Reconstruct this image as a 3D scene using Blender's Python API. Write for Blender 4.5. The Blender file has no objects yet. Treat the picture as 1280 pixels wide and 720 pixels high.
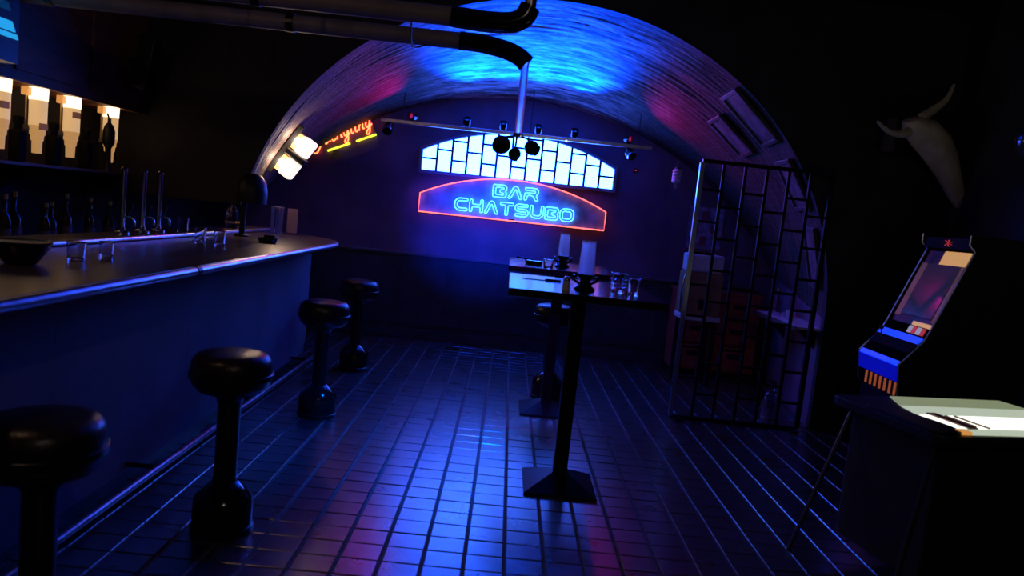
import bpy, bmesh, math, random
from mathutils import Vector, Matrix, noise
random.seed(7)
S = bpy.context.scene
COL = S.collection
PI = math.pi
H0 = 1.5            # eye height
F = 920.0           # focal length in pixels of a 1280 px wide frame

# ---------------------------------------------------------------- camera
fw = Vector((9.7 / F, 1.0, -92.5 / F)).normalized()
r0 = fw.cross(Vector((0, 0, 1))).normalized()
u0 = r0.cross(fw)
ROLL = math.radians(6.0)
cr, sr = math.cos(ROLL), math.sin(ROLL)
right = r0 * cr + u0 * sr
up = u0 * cr - r0 * sr
cam_d = bpy.data.cameras.new('camera')
cam = bpy.data.objects.new('camera', cam_d)
COL.objects.link(cam)
M = Matrix((right, up, -fw)).transposed().to_4x4()
M.translation = Vector((0, 0, H0))
cam.matrix_world = M
cam_d.sensor_width = 36
cam_d.lens = F / 1280 * 36
cam_d.clip_start = 0.05
cam_d.dof.use_dof = True
cam_d.dof.focus_distance = 8.1
cam_d.dof.aperture_fstop = 2.8
S.camera = cam

# ---------------------------------------------------------------- world, exposure
w = bpy.data.worlds.new('world')
S.world = w
w.use_nodes = True
w.node_tree.nodes['Background'].inputs[0].default_value = (0.02, 0.02, 0.04, 1)
w.node_tree.nodes['Background'].inputs[1].default_value = 0.2
vs = S.view_settings
vs.view_transform = 'Standard'
vs.look = 'None'
vs.gamma = 1
vs.exposure = 0.0
vs.use_curve_mapping = False

# ---------------------------------------------------------------- light strengths of the window and the neon sign
WINDOW_E = ((0.026, 0.11, 1.0), 31.0)
CYAN_E = ((0.03, 0.26, 1.0), 11.0)
RED_E = ((1.0, 0.14, 0.12), 2.6)

# ---------------------------------------------------------------- materials
def mat(name, col, rough=0.5, metal=0.0, emit=None, es=0.0, var=0.0, vscale=8.0, bump=0.0, bscale=40.0,
        spec=0.5, trans=0.0, ior=1.45, coat=0.0, stretch=(1, 1, 1)):
    m = bpy.data.materials.new(name)
    m.use_nodes = True
    nt = m.node_tree
    b = nt.nodes['Principled BSDF']
    b.inputs['Base Color'].default_value = (*col, 1)
    b.inputs['Roughness'].default_value = rough
    b.inputs['Metallic'].default_value = metal
    b.inputs['Specular IOR Level'].default_value = spec
    b.inputs['Transmission Weight'].default_value = trans
    b.inputs['IOR'].default_value = ior
    b.inputs['Coat Weight'].default_value = coat
    b.inputs['Coat Roughness'].default_value = 0.08
    if emit:
        b.inputs['Emission Color'].default_value = (*emit, 1)
        b.inputs['Emission Strength'].default_value = es
    tc = nt.nodes.new('ShaderNodeTexCoord')
    mp = nt.nodes.new('ShaderNodeMapping')
    mp.inputs['Scale'].default_value = stretch
    nt.links.new(tc.outputs['Object'], mp.inputs['Vector'])
    if var > 0:
        n = nt.nodes.new('ShaderNodeTexNoise')
        n.inputs['Scale'].default_value = vscale
        n.inputs['Detail'].default_value = 6
        nt.links.new(mp.outputs[0], n.inputs['Vector'])
        r = nt.nodes.new('ShaderNodeValToRGB')
        e = r.color_ramp.elements
        e[0].position, e[1].position = 0.3, 0.7
        e[0].color = (*[c * (1 - var) for c in col], 1)
        e[1].color = (*[min(1, c * (1 + var)) for c in col], 1)
        nt.links.new(n.outputs['Fac'], r.inputs[0])
        nt.links.new(r.outputs[0], b.inputs['Base Color'])
    if bump > 0:
        n2 = nt.nodes.new('ShaderNodeTexNoise')
        n2.inputs['Scale'].default_value = bscale
        n2.inputs['Detail'].default_value = 5
        nt.links.new(mp.outputs[0], n2.inputs['Vector'])
        bp = nt.nodes.new('ShaderNodeBump')
        bp.inputs['Strength'].default_value = bump
        bp.inputs['Distance'].default_value = 0.02
        nt.links.new(n2.outputs['Fac'], bp.inputs['Height'])
        nt.links.new(bp.outputs[0], b.inputs['Normal'])
    return m

def vault_mat():
    m = mat('whitewashed_vault', (0.4, 0.39, 0.42), 0.75, bump=0.5, bscale=9, stretch=(1, 5, 1))
    nt = m.node_tree; b = nt.nodes['Principled BSDF']; mp = nt.nodes['Mapping']
    n = nt.nodes.new('ShaderNodeTexNoise'); n.inputs['Scale'].default_value = 2.7; n.inputs['Detail'].default_value = 8; n.inputs['Roughness'].default_value = 0.72
    nt.links.new(mp.outputs[0], n.inputs['Vector'])
    r = nt.nodes.new('ShaderNodeValToRGB'); e = r.color_ramp.elements
    e[0].position, e[0].color = 0.40, (0.035, 0.03, 0.04, 1)
    e[1].position, e[1].color = 0.62, (0.60, 0.58, 0.62, 1)
    k = e.new(0.5); k.color = (0.22, 0.21, 0.24, 1)
    nt.links.new(n.outputs['Fac'], r.inputs[0])
    # whitewashed crown; brown brick haunches, with the shade at the sides painted in darker
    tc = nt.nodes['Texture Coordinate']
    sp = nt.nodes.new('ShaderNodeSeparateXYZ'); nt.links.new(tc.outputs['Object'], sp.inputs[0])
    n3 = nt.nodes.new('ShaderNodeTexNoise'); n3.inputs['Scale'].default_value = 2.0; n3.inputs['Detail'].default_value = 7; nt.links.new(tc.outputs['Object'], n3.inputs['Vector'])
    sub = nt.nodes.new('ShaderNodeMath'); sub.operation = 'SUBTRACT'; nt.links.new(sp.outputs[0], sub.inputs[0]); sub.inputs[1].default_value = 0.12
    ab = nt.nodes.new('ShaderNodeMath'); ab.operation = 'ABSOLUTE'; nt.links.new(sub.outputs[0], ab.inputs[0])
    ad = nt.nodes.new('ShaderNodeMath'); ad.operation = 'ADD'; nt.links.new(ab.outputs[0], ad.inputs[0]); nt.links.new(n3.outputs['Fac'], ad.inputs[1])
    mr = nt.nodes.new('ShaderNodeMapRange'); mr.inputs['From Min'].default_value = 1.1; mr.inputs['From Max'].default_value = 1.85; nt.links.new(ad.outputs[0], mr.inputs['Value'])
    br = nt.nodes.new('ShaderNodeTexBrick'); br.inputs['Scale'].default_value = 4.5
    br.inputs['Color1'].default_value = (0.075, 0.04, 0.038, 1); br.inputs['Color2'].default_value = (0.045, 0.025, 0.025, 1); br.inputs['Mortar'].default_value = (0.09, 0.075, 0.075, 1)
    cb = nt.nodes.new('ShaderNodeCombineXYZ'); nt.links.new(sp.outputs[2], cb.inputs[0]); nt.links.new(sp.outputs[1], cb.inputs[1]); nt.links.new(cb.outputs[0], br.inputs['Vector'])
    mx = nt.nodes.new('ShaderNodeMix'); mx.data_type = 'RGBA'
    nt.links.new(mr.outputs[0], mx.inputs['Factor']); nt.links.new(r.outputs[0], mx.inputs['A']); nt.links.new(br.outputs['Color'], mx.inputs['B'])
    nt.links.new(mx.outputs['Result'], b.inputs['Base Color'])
    return m

def tile_mat():
    m = mat('glazed_floor_tile', (0.03, 0.03, 0.036), 0.34, var=0.5, vscale=9, bump=0.05, bscale=60, spec=0.65, coat=1.0)
    nt = m.node_tree
    b = nt.nodes['Principled BSDF']
    b.inputs['Coat Roughness'].default_value = 0.27
    b.inputs['Coat IOR'].default_value = 1.8
    geo = nt.nodes.new('ShaderNodeNewGeometry')
    n = nt.nodes.new('ShaderNodeTexNoise')
    n.inputs['Scale'].default_value = 5
    n.inputs['Detail'].default_value = 6
    nt.links.new(geo.outputs['Position'], n.inputs['Vector'])
    mr = nt.nodes.new('ShaderNodeMapRange')
    mr.inputs['From Min'].default_value = 0.3
    mr.inputs['From Max'].default_value = 0.7
    mr.inputs['To Min'].default_value = 0.26
    mr.inputs['To Max'].default_value = 0.34
    nt.links.new(n.outputs['Fac'], mr.inputs['Value'])
    nt.links.new(mr.outputs[0], b.inputs['Roughness'])
    return m

MT = dict(
    tile=tile_mat(),
    grout=mat('grout', (0.10, 0.095, 0.11), 0.8, var=0.25, vscale=20, bump=0.2, bscale=80),
    plaster=mat('dark_plaster', (0.20, 0.10, 0.16), 0.6, var=0.25, vscale=3, bump=0.15, bscale=30),
    black_wall=mat('black_wall', (0.035, 0.03, 0.034), 0.8, var=0.3, vscale=3, bump=0.1, bscale=25),
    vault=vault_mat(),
    wainscot=mat('wainscot', (0.05, 0.045, 0.05), 0.55, var=0.3, vscale=6),
    cap=mat('wainscot_cap', (0.16, 0.14, 0.16), 0.3, spec=0.6),
    wood_brown=mat('brown_wood', (0.20, 0.075, 0.045), 0.55, var=0.35, vscale=4, bump=0.1, bscale=12, stretch=(1, 1, 6)),
    red_wood=mat('red_wood', (0.45, 0.07, 0.045), 0.5, var=0.3, vscale=4, bump=0.1, bscale=12, stretch=(5, 1, 1)),
    matte_black=mat('matte_black', (0.012, 0.012, 0.012), 0.9, spec=0.1),
    dark=mat('black_paint', (0.012, 0.012, 0.014), 0.45, var=0.2),
    black_metal=mat('black_metal', (0.012, 0.012, 0.014), 0.35, var=0.2, spec=0.4),
    pipe=mat('grey_pipe', (0.20, 0.17, 0.22), 0.5, var=0.2),
    lattice_black=mat('lattice_black', (0.010, 0.010, 0.012), 0.6, spec=0.25),
    gloss_black=mat('gloss_black', (0.01, 0.01, 0.012), 0.14, spec=0.6),
    chrome=mat('chrome', (0.75, 0.75, 0.78), 0.12, 1.0, var=0.05),
    steel=mat('brushed_steel', (0.55, 0.55, 0.6), 0.3, 1.0, var=0.15, vscale=20),
    dull_steel=mat('dull_steel', (0.22, 0.22, 0.25), 0.35, 1.0, var=0.2, vscale=20),
    brass=mat('brass', (0.65, 0.42, 0.12), 0.3, 1.0, var=0.15),
    vinyl=mat('black_vinyl', (0.02, 0.012, 0.014), 0.33, var=0.3, vscale=12, bump=0.1, bscale=60),
    bar_panel=mat('bar_front_panel', (0.17, 0.13, 0.19), 0.6, var=0.15, vscale=3),
    bar_top=mat('bar_top', (0.06, 0.035, 0.03), 0.28, var=0.4, vscale=6, stretch=(6, 1, 1)),
    table_top=mat('lacquered_table_top', (0.015, 0.015, 0.018), 0.14, var=0.3, spec=0.9, coat=0.0),
    glass=mat('clear_glass', (0.9, 0.92, 1.0), 0.04, trans=1.0, ior=1.45),
    frosted=mat('frosted_glass', (0.85, 0.85, 0.95), 0.35, trans=0.95, ior=1.3),
    dark_glass=mat('dark_bottle_glass', (0.02, 0.03, 0.02), 0.08, spec=0.6),
    brown_glass=mat('brown_bottle_glass', (0.05, 0.02, 0.008), 0.1, spec=0.6),
    sign_panel=mat('sign_panel', (0.34, 0.34, 0.42), 0.5, var=0.4, vscale=7, bump=0.1),
    sign_edge=mat('sign_edge', (0.03, 0.02, 0.03), 0.5),
    cyan=mat('cyan_neon', (0.2, 0.6, 0.7), 0.3, emit=CYAN_E[0], es=CYAN_E[1]),
    red=mat('red_neon', (0.7, 0.1, 0.05), 0.3, emit=RED_E[0], es=RED_E[1]),
    orange=mat('orange_neon', (0.7, 0.3, 0.1), 0.3, emit=(1.0, 0.16, 0.05), es=4.0),
    green=mat('yellow_green_neon', (0.6, 0.7, 0.1), 0.3, emit=(0.75, 0.85, 0.05), es=1.6),
    gold=mat('gold_print', (0.5, 0.30, 0.04), 0.45, var=0.4, vscale=30),
    pane=mat('lit_opal_pane', (0.8, 0.8, 0.85), 0.4, emit=WINDOW_E[0], es=WINDOW_E[1]),
    mullion=mat('window_lead', (0.012, 0.02, 0.05), 0.5),
    win_frame=mat('window_frame', (0.25, 0.22, 0.3), 0.5),
    sconce_glass=mat('lit_sconce_glass', (0.9, 0.85, 0.8), 0.4, emit=(1.0, 0.86, 0.72), es=1.1),
    amber=mat('amber_glow', (0.7, 0.35, 0.1), 0.4, emit=(1.0, 0.42, 0.10), es=0.6),
    tube_glow=mat('lit_tube_glass', (0.8, 0.6, 0.4), 0.4, emit=(1.0, 0.60, 0.26), es=0.6, var=0.2),
    tube_top=mat('lit_tube_head', (0.9, 0.8, 0.6), 0.4, emit=(1.0, 0.74, 0.45), es=2.2),
    tube_low=mat('lit_tube_foot', (0.6, 0.4, 0.2), 0.4, emit=(1.0, 0.52, 0.18), es=0.42),
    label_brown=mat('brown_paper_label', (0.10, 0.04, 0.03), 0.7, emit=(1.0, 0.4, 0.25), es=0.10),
    screen_blue=mat('lit_blue_lightbox', (0.05, 0.3, 0.5), 0.4, emit=(0.02, 0.42, 0.85), es=0.8),
    screen_teal=mat('dim_teal_lightbox', (0.02, 0.1, 0.15), 0.4, emit=(0.0, 0.25, 0.35), es=0.08),
    poster=mat('poster_print', (0.42, 0.30, 0.46), 0.7, var=0.7, vscale=14),
    poster_red=mat('poster_red', (0.4, 0.06, 0.10), 0.7, var=0.4, vscale=14),
    pale=mat('pale_enamel', (0.62, 0.6, 0.68), 0.5, var=0.1),
    tan=mat('tan_laminate', (0.30, 0.17, 0.10), 0.5, var=0.2),
    picture=mat('old_print', (0.16, 0.10, 0.13), 0.6, var=0.6, vscale=10),
    picture_frame=mat('picture_frame_wood', (0.12, 0.09, 0.10), 0.4, var=0.2),
    bone=mat('bone', (0.75, 0.68, 0.50), 0.7, var=0.25, vscale=8, bump=0.3, bscale=20),
    eye_hole=mat('socket_black', (0.01, 0.01, 0.01), 0.9),
    arcade_body=mat('arcade_body', (0.015, 0.014, 0.02), 0.75, var=0.2, spec=0.15),
    arcade_bezel=mat('arcade_bezel', (0.12, 0.055, 0.035), 0.5, var=0.3, vscale=7),
    arcade_screen=mat('arcade_screen', (0.012, 0.012, 0.03), 0.15, emit=(0.10, 0.09, 0.28), es=0.10, var=0.3),
    arcade_lit=mat('arcade_marquee_light', (0.6, 0.4, 0.1), 0.5, emit=(1.0, 0.52, 0.14), es=0.5),
    arcade_dim=mat('arcade_inner_glow', (0.5, 0.25, 0.1), 0.5, emit=(1.0, 0.36, 0.14), es=0.05),
    arcade_blue=mat('arcade_blue_light', (0.02, 0.05, 0.6), 0.4, emit=(0.01, 0.06, 1.0), es=1.0),
    arcade_blue2=mat('arcade_blue_panel', (0.02, 0.03, 0.5), 0.4, emit=(0.003, 0.008, 1.0), es=0.28),
    arcade_slat=mat('arcade_lit_slat', (0.5, 0.15, 0.05), 0.5, emit=(1.0, 0.22, 0.06), es=0.22),
    arcade_red=mat('arcade_red_mark', (0.6, 0.03, 0.03), 0.5, emit=(1.0, 0.08, 0.05), es=0.3),
    arcade_white=mat('arcade_white_mark', (0.7, 0.7, 0.7), 0.5, emit=(0.8, 0.9, 1.0), es=0.25),
    chest_glow=mat('chest_lit_tube', (0.9, 0.95, 0.85), 0.4, emit=(0.92, 1.0, 0.84), es=1.6),
    chest_mid=mat('lit_pale_green_glass', (0.6, 0.65, 0.5), 0.4, emit=(0.72, 0.82, 0.60), es=0.6, var=0.2),
    chest_green=mat('chest_green_glow', (0.4, 0.5, 0.3), 0.5, emit=(0.62, 0.72, 0.36), es=0.32),
    chest_body=mat('chest_cabinet', (0.022, 0.02, 0.03), 0.5, var=0.2),
    green_led=mat('green_lamp', (0.0, 0.5, 0.2), 0.4, emit=(0.02, 1.0, 0.35), es=1.0),
    wash_blue=mat('added_blue_lens', (0.1, 0.2, 0.8), 0.4, emit=(0.02, 0.2, 1.0), es=0.3),
    wash_pink=mat('added_magenta_lens', (0.8, 0.1, 0.4), 0.4, emit=(1.0, 0.05, 0.4), es=0.2),
    spot_lens=mat('spot_lens', (0.5, 0.5, 0.6), 0.2, emit=(0.9, 0.85, 1.0), es=1.2),
    pink=mat('pale_pink_card', (0.55, 0.32, 0.45), 0.6),
    red_dot=mat('red_pilot_light', (0.6, 0.02, 0.02), 0.4, emit=(1.0, 0.03, 0.03), es=0.8),
)

# ---------------------------------------------------------------- geometry helpers
class G:
    def __init__(s):
        s.v, s.f = [], []
    def add(s, vs_, fs_, mtx=None):
        o = len(s.v)
        s.v += [tuple(mtx @ Vector(p)) if mtx else tuple(p) for p in vs_]
        s.f += [tuple(i + o for i in f) for f in fs_]
        return s
    def box(s, x0, x1, y0, y1, z0, z1, mtx=None):
        vs_ = [(x, y, z) for x in (x0, x1) for y in (y0, y1) for z in (z0, z1)]
        fs_ = [(0, 1, 3, 2), (4, 6, 7, 5), (0, 4, 5, 1), (2, 3, 7, 6), (0, 2, 6, 4), (1, 5, 7, 3)]
        return s.add(vs_, fs_, mtx)
    def lathe(s, prof, seg=28, c=(0, 0, 0), mtx=None):
        vs_, fs_ = [], []
        n = len(prof)
        for k in range(seg):
            a = 2 * PI * k / seg
            for r, z in prof:
                vs_.append((c[0] + r * math.cos(a), c[1] + r * math.sin(a), c[2] + z))
        for k in range(seg):
            k2 = (k + 1) % seg
            for i in range(n - 1):
                fs_.append((k * n + i, k2 * n + i, k2 * n + i + 1, k * n + i + 1))
        if prof[0][0] > 1e-5:
            fs_.append(tuple(k * n for k in reversed(range(seg))))
        if prof[-1][0] > 1e-5:
            fs_.append(tuple(k * n + n - 1 for k in range(seg)))
        return s.add(vs_, fs_, mtx)
    def tube(s, pts, r, closed=False, seg=8, mtx=None, radii=None):
        pts = [Vector(p) for p in pts]
        n = len(pts)
        vs_, fs_ = [], []
        prev = None
        for i, p in enumerate(pts):
            a = pts[(i - 1) % n] if (closed or i > 0) else p
            b = pts[(i + 1) % n] if (closed or i < n - 1) else p
            t = (b - a).normalized()
            if prev is None:
                ref = Vector((0, 0, 1)) if abs(t.z) < 0.9 else Vector((1, 0, 0))
                nrm = t.cross(ref).normalized()
            else:
                nrm = (prev - t * prev.dot(t)).normalized()
            prev = nrm
            bn = t.cross(nrm)
            rr = radii[i] if radii else r
            for k in range(seg):
                q = 2 * PI * k / seg
                vs_.append(p + (nrm * math.cos(q) + bn * math.sin(q)) * rr)
        for i in range(n if closed else n - 1):
            j = (i + 1) % n
            for k in range(seg):
                k2 = (k + 1) % seg
                fs_.append((i * seg + k, i * seg + k2, j * seg + k2, j * seg + k))
        if not closed:
            fs_.append(tuple(reversed(range(seg))))
            fs_.append(tuple((n - 1) * seg + k for k in range(seg)))
        return s.add(vs_, fs_, mtx)
    def prism(s, poly, ex, mtx=None):
        ex = Vector(ex)
        n = len(poly)
        a = [Vector(p) for p in poly]
        fs_ = [tuple(range(n)), tuple(reversed(range(n, 2 * n)))]
        fs_ += [(i, i + n, (i + 1) % n + n, (i + 1) % n) for i in range(n)]
        return s.add(a + [p + ex for p in a], fs_, mtx)
    def ball(s, c, r, sx=1, sy=1, sz=1, seg=18, mtx=None):
        prof = [(r * math.sin(PI * i / 10), -r * math.cos(PI * i / 10)) for i in range(11)]
        prof[0] = (0, -r); prof[-1] = (0, r)
        g = G().lathe(prof, seg)
        return s.add([(c[0] + x * sx, c[1] + y * sy, c[2] + z * sz) for x, y, z in g.v], g.f, mtx)
    def mesh(s, name, m, smooth=None, fix=True):
        me = bpy.data.meshes.new(name)
        me.from_pydata(s.v, [], s.f)
        if fix:
            bm = bmesh.new(); bm.from_mesh(me)
            bmesh.ops.remove_doubles(bm, verts=bm.verts, dist=1e-6)
            bmesh.ops.recalc_face_normals(bm, faces=bm.faces)
            bm.to_mesh(me); bm.free()
        me.materials.append(MT[m])
        if smooth:
            me.polygons.foreach_set('use_smooth', [True] * len(me.polygons))
            me.set_sharp_from_angle(angle=math.radians(smooth))
        return me
    def build(s, name, m, parent=None, smooth=None, bev=0.0, loc=None, fix=True):
        o = bpy.data.objects.new(name, s.mesh(name, m, smooth, fix))
        COL.objects.link(o)
        if parent:
            o.parent = parent
        if loc:
            o.location = loc
        if bev:
            b = o.modifiers.new('bevel', 'BEVEL')
            b.width = bev; b.segments = 2; b.limit_method = 'ANGLE'
        return o

def tag(o, label=None, cat=None, group=None, kind=None):
    if label: o['label'] = label
    if cat: o['category'] = cat
    if group: o['group'] = group
    if kind: o['kind'] = kind
    return o
def thing(name, label, cat, loc=(0, 0, 0), group=None, rz=0.0, mtx=None):
    o = bpy.data.objects.new(name, None)
    o.empty_display_size = 0.05
    COL.objects.link(o)
    if mtx is not None:
        o.matrix_world = mtx
    else:
        o.location = loc; o.rotation_euler = (0, 0, rz)
    return tag(o, label, cat, group)
def dup(root, loc, label, rz=None, scale=None):
    r = root.copy(); COL.objects.link(r); r.location = loc; r['label'] = label
    if rz is not None: r.rotation_euler = (0, 0, rz)
    if scale: r.scale = scale
    for ch in list(root.children):
        c = ch.copy(); COL.objects.link(c); c.parent = r
        for g in ch.children:
            d = g.copy(); COL.objects.link(d); d.parent = c
    return r
def struct(o, label=None):
    return tag(o, label, kind='structure')
def smooth_path(pts, sub=6, closed=False):
    pts = [Vector(p) for p in pts]; n = len(pts); out = []
    for i in range(n if closed else n - 1):
        if closed:
            p0, p1, p2, p3 = pts[i - 1], pts[i], pts[(i + 1) % n], pts[(i + 2) % n]
        else:
            p0, p1, p2, p3 = pts[max(i - 1, 0)], pts[i], pts[i + 1], pts[min(i + 2, n - 1)]
        for k in range(sub):
            t = k / sub
            out.append(0.5 * ((2 * p1) + (p2 - p0) * t + (2 * p0 - 5 * p1 + 4 * p2 - p3) * t * t + (3 * p1 - p0 - 3 * p2 + p3) * t ** 3))
    if not closed: out.append(pts[-1])
    return out
def round_poly(poly, r, sub=3, closed=True):
    """round the corners of a 2-D outline"""
    out = []; n = len(poly)
    for i, p in enumerate(poly):
        p = Vector(p)
        if not closed and i in (0, n - 1):
            out.append(p); continue
        a = Vector(poly[i - 1]); b = Vector(poly[(i + 1) % n])
        da, db = (a - p), (b - p)
        k = min(r, da.length * 0.45, db.length * 0.45)
        s0, s1 = p + da.normalized() * k, p + db.normalized() * k
        for j in range(sub + 1):
            t = j / sub
            out.append(s0 * (1 - t) ** 2 + p * 2 * t * (1 - t) + s1 * t * t)
    return out

# ================================================================ THE SETTING
ZA, ZB = 5.95, 8.17            # arch face and end wall
XL, XR, ZR, HC = -3.3, 3.4, -2.0, 3.4
def V(t, s):
    a = t * PI / 2; b = t * math.radians(57)
    n = Vector((0.2 + 2.4 * math.sin(a), ZA, 0.92 + 2.25 * math.cos(a)))
    f = Vector((3.53 * math.sin(b), ZB, -0.79 + 3.53 * math.cos(b)))
    return n.lerp(f, s)
def VN(t, s):
    du = V(t + 1e-3, s) - V(t - 1e-3, s)
    dv = V(t, s + 1e-3) - V(t, s - 1e-3)
    n = du.cross(dv).normalized()
    if n.z > 0: n = -n
    return n, du.normalized(), dv.normalized()

floor = struct(G().box(XL, XR, ZR, ZB + 0.1, -0.12, -0.007).build('floor', 'grout'))
TW, TL, TX, TY = 0.1745, 0.142, 0.1225, 3.2425
tile_g = G()
hx, hy, c = (TW - 0.015) / 2, (TL - 0.006) / 2, 0.003
base = [(-hx, -hy, -0.012), (hx, -hy, -0.012), (hx, hy, -0.012), (-hx, hy, -0.012),
        (-hx, -hy, -c), (hx, -hy, -c), (hx, hy, -c), (-hx, hy, -c),
        (-hx + c, -hy + c, 0), (hx - c, -hy + c, 0), (hx - c, hy - c, 0), (-hx + c, hy - c, 0)]
tf = [(0, 1, 5, 4), (1, 2, 6, 5), (2, 3, 7, 6), (3, 0, 4, 7), (4, 5, 9, 8), (5, 6, 10, 9), (6, 7, 11, 10), (7, 4, 8, 11), (8, 9, 10, 11)]
tile_me = G().add(base, tf).mesh('floor_tile', 'tile')
cand, rest = [], []
for j in range(-37, 36):
    for i in range(-20, 19):
        x, y = TX + (i + 0.5) * TW, TY + (j + 0.5) * TL
        if x < XL + .1 or x > XR - .1 or y > ZB - .05 or y < ZR + .1: continue
        dn, lt = H0 * F / max(y, 0.1), x * F / max(y, 0.1)
        px, py = 640 + lt * cr - dn * sr, 267 + lt * sr + dn * cr
        vis = y > 2.5 and -15 < px < 1295 and py < 735 and x > -1.68 and x < 2.1
        (cand if vis else rest).append((x, y))
cand.sort(key=lambda p: p[1])
big, small = cand[:300], cand[300:]
def tilt(k): return (random.uniform(-k, k), random.uniform(-k, k), random.uniform(-k, k))
for x, y in big:
    o = bpy.data.objects.new('floor_tile', tile_me); COL.objects.link(o); o.parent = floor
    o.location = (x, y, random.uniform(-0.0012, 0.0012)); o.rotation_euler = tilt(0.004)
g = G()
for x, y in small + rest:
    g.add(base, tf, Matrix.Translation((x, y, random.uniform(-0.0012, 0.0012))) @ Matrix.Rotation(random.uniform(-.004, .004), 4, 'X') @ Matrix.Rotation(random.uniform(-.004, .004), 4, 'Y'))
tag(g.build('distant_floor_tiles', 'tile', floor, fix=False), kind='stuff')

# end wall, arch wall, vault
struct(G().box(XL, XR, ZB, ZB + 0.12, -0.1, HC + .1).build('wall_back', 'plaster'))
T0 = -0.878
nt_, ns_ = 300, 150
g = G(); vv = []
for i in range(nt_ + 1):
    t = T0 + (1 - T0) * i / nt_
    for j in range(ns_ + 1):
        s = j / ns_
        p = V(t, s)
        n, du, dv = VN(t, s)
        arc = t * 3.6
        q = Vector((arc * 2.2, p.y * 22, 0)); q2 = Vector((arc * 7, p.y * 55, 3)); q3 = Vector((arc * 1.2, p.y * 3, 9))
        course = (p.y * 13.0) % 1.0
        d = noise.noise(q) * 0.007 + noise.noise(q2) * 0.0035 + noise.noise(q3) * 0.012
        d += 0.005 if course < 0.16 else 0
        e = min(s, 1 - s) * 12
        d *= min(1, e + 0.1)
        vv.append(p - n * d)
ff = [(i * (ns_ + 1) + j, (i + 1) * (ns_ + 1) + j, (i + 1) * (ns_ + 1) + j + 1, i * (ns_ + 1) + j + 1) for i in range(nt_) for j in range(ns_)]
g.add(vv, ff)
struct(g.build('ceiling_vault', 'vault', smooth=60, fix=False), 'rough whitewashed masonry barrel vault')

g = G()
N = 48
pts = [V(T0 + (1 - T0) * i / N, 0) for i in range(N + 1)]
for yy in (ZA - 0.06, ZA):
    for a, b in zip(pts[:-1], pts[1:]):
        g.add([(a.x, yy, a.z), (b.x, yy, b.z), (b.x, yy, HC), (a.x, yy, HC)], [(0, 1, 2, 3)])
    g.add([(XL, yy, pts[0].z), (pts[0].x, yy, pts[0].z), (pts[0].x, yy, HC), (XL, yy, HC)], [(0, 1, 2, 3)])
    g.add([(pts[-1].x, yy, 0), (XR, yy, 0), (XR, yy, HC), (pts[-1].x, yy, HC)], [(0, 1, 2, 3)])
    g.add([(pts[-1].x - .0, yy, pts[-1].z)] * 0, [])
for a, b in zip(pts[:-1], pts[1:]):
    g.add([(a.x, ZA - .06, a.z), (b.x, ZA - .06, b.z), (b.x, ZA, b.z), (a.x, ZA, a.z)], [(0, 1, 2, 3)])
g.add([(pts[-1].x, ZA - .06, 0), (pts[-1].x, ZA, 0), (pts[-1].x, ZA, pts[-1].z), (pts[-1].x, ZA - .06, pts[-1].z)], [(0, 1, 2, 3)])
struct(g.build('wall_front_arch', 'black_wall'))
a, b = V(1, 0), V(1, 1)
struct(G().prism([(a.x, a.y, 0), (b.x, b.y, 0), tuple(b), tuple(a)], (0.05, 0, 0)).build('wall_right_rear', 'plaster'))
struct(G().box(XR, XR + 0.1, ZR, ZA, -0.1, HC + .1).build('wall_right', 'black_wall'))
struct(G().box(XL - 0.1, XL, ZR, ZB + .1, -0.1, HC + .1).build('wall_left', 'black_wall'))
struct(G().box(XL, XR, ZR - 0.1, ZR, -0.1, HC + .1).build('wall_rear', 'black_wall'))
struct(G().box(XL, XR, ZR, ZB, HC, HC + 0.1).build('ceiling', 'black_wall'))

# wainscot on the end wall
tr = struct(G().box(-2.9, 2.8, ZB - 0.035, ZB, 0.10, 0.93).build('trim_1', 'wainscot'))
G().box(-2.9, 2.8, ZB - 0.06, ZB, 0.93, 0.958).build('cap_rail', 'cap', tr, bev=0.006)
for k in range(10):
    x = -2.85 + k * 0.565
    G().box(x, x + 0.52, ZB - 0.043, ZB - 0.035, 0.16, 0.88).build('wainscot_panel', 'wainscot', tr, bev=0.004)
struct(G().box(-2.9, 2.8, ZB - 0.05, ZB, 0.0, 0.10).build('baseboard_back', 'wainscot', bev=0.004))

# window: opal panes in running bond
WX0, WX1, WB, WE, WA = -1.04, 1.07, 1.873, 2.095, 2.357
WC = (WX0 + WX1) / 2; WH = (WX1 - WX0) / 2
sg = WA - WE; WR = (WH * WH + sg * sg) / (2 * sg)
def wtop(x): return WA - WR + math.sqrt(max(0, WR * WR - (x - WC) ** 2))
win = G()
K = 28
outer = [(WX0 - .03, ZB, WB - .03)] + [(WX1 + .03, ZB, WB - .03)]
arcx = [WX1 + .0 - (WX1 - WX0) * i / K for i in range(K + 1)]
fr = [(WX0, WB), (WX1, WB)] + [(x, wtop(x)) for x in arcx]
cx, cz = WC, (WB + WA) / 2
def grow(x, z, d):
    zz = z - d if z < WB + 1e-4 else z + d
    xx = x - d if abs(x - WX0) < 1e-4 else (x + d if abs(x - WX1) < 1e-4 else x)
    return xx, zz
yb, yf = ZB + 0.0, ZB - 0.035
n = len(fr)
inn = [(x, yf, z) for x, z in fr]; out = [(grow(x, z, .03)[0], yf, grow(x, z, .03)[1]) for x, z in fr]
inb = [(x, yb, z) for x, z in fr]; outb = [(grow(x, z, .03)[0], yb, grow(x, z, .03)[1]) for x, z in fr]
vs_ = inn + out + inb + outb
fs_ = []
for i in range(n):
    j = (i + 1) % n
    fs_ += [(i, j, n + j, n + i), (n + i, n + j, 3 * n + j, 3 * n + i), (i, 2 * n + i, 2 * n + j, j)]
win.add(vs_, fs_)
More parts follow.
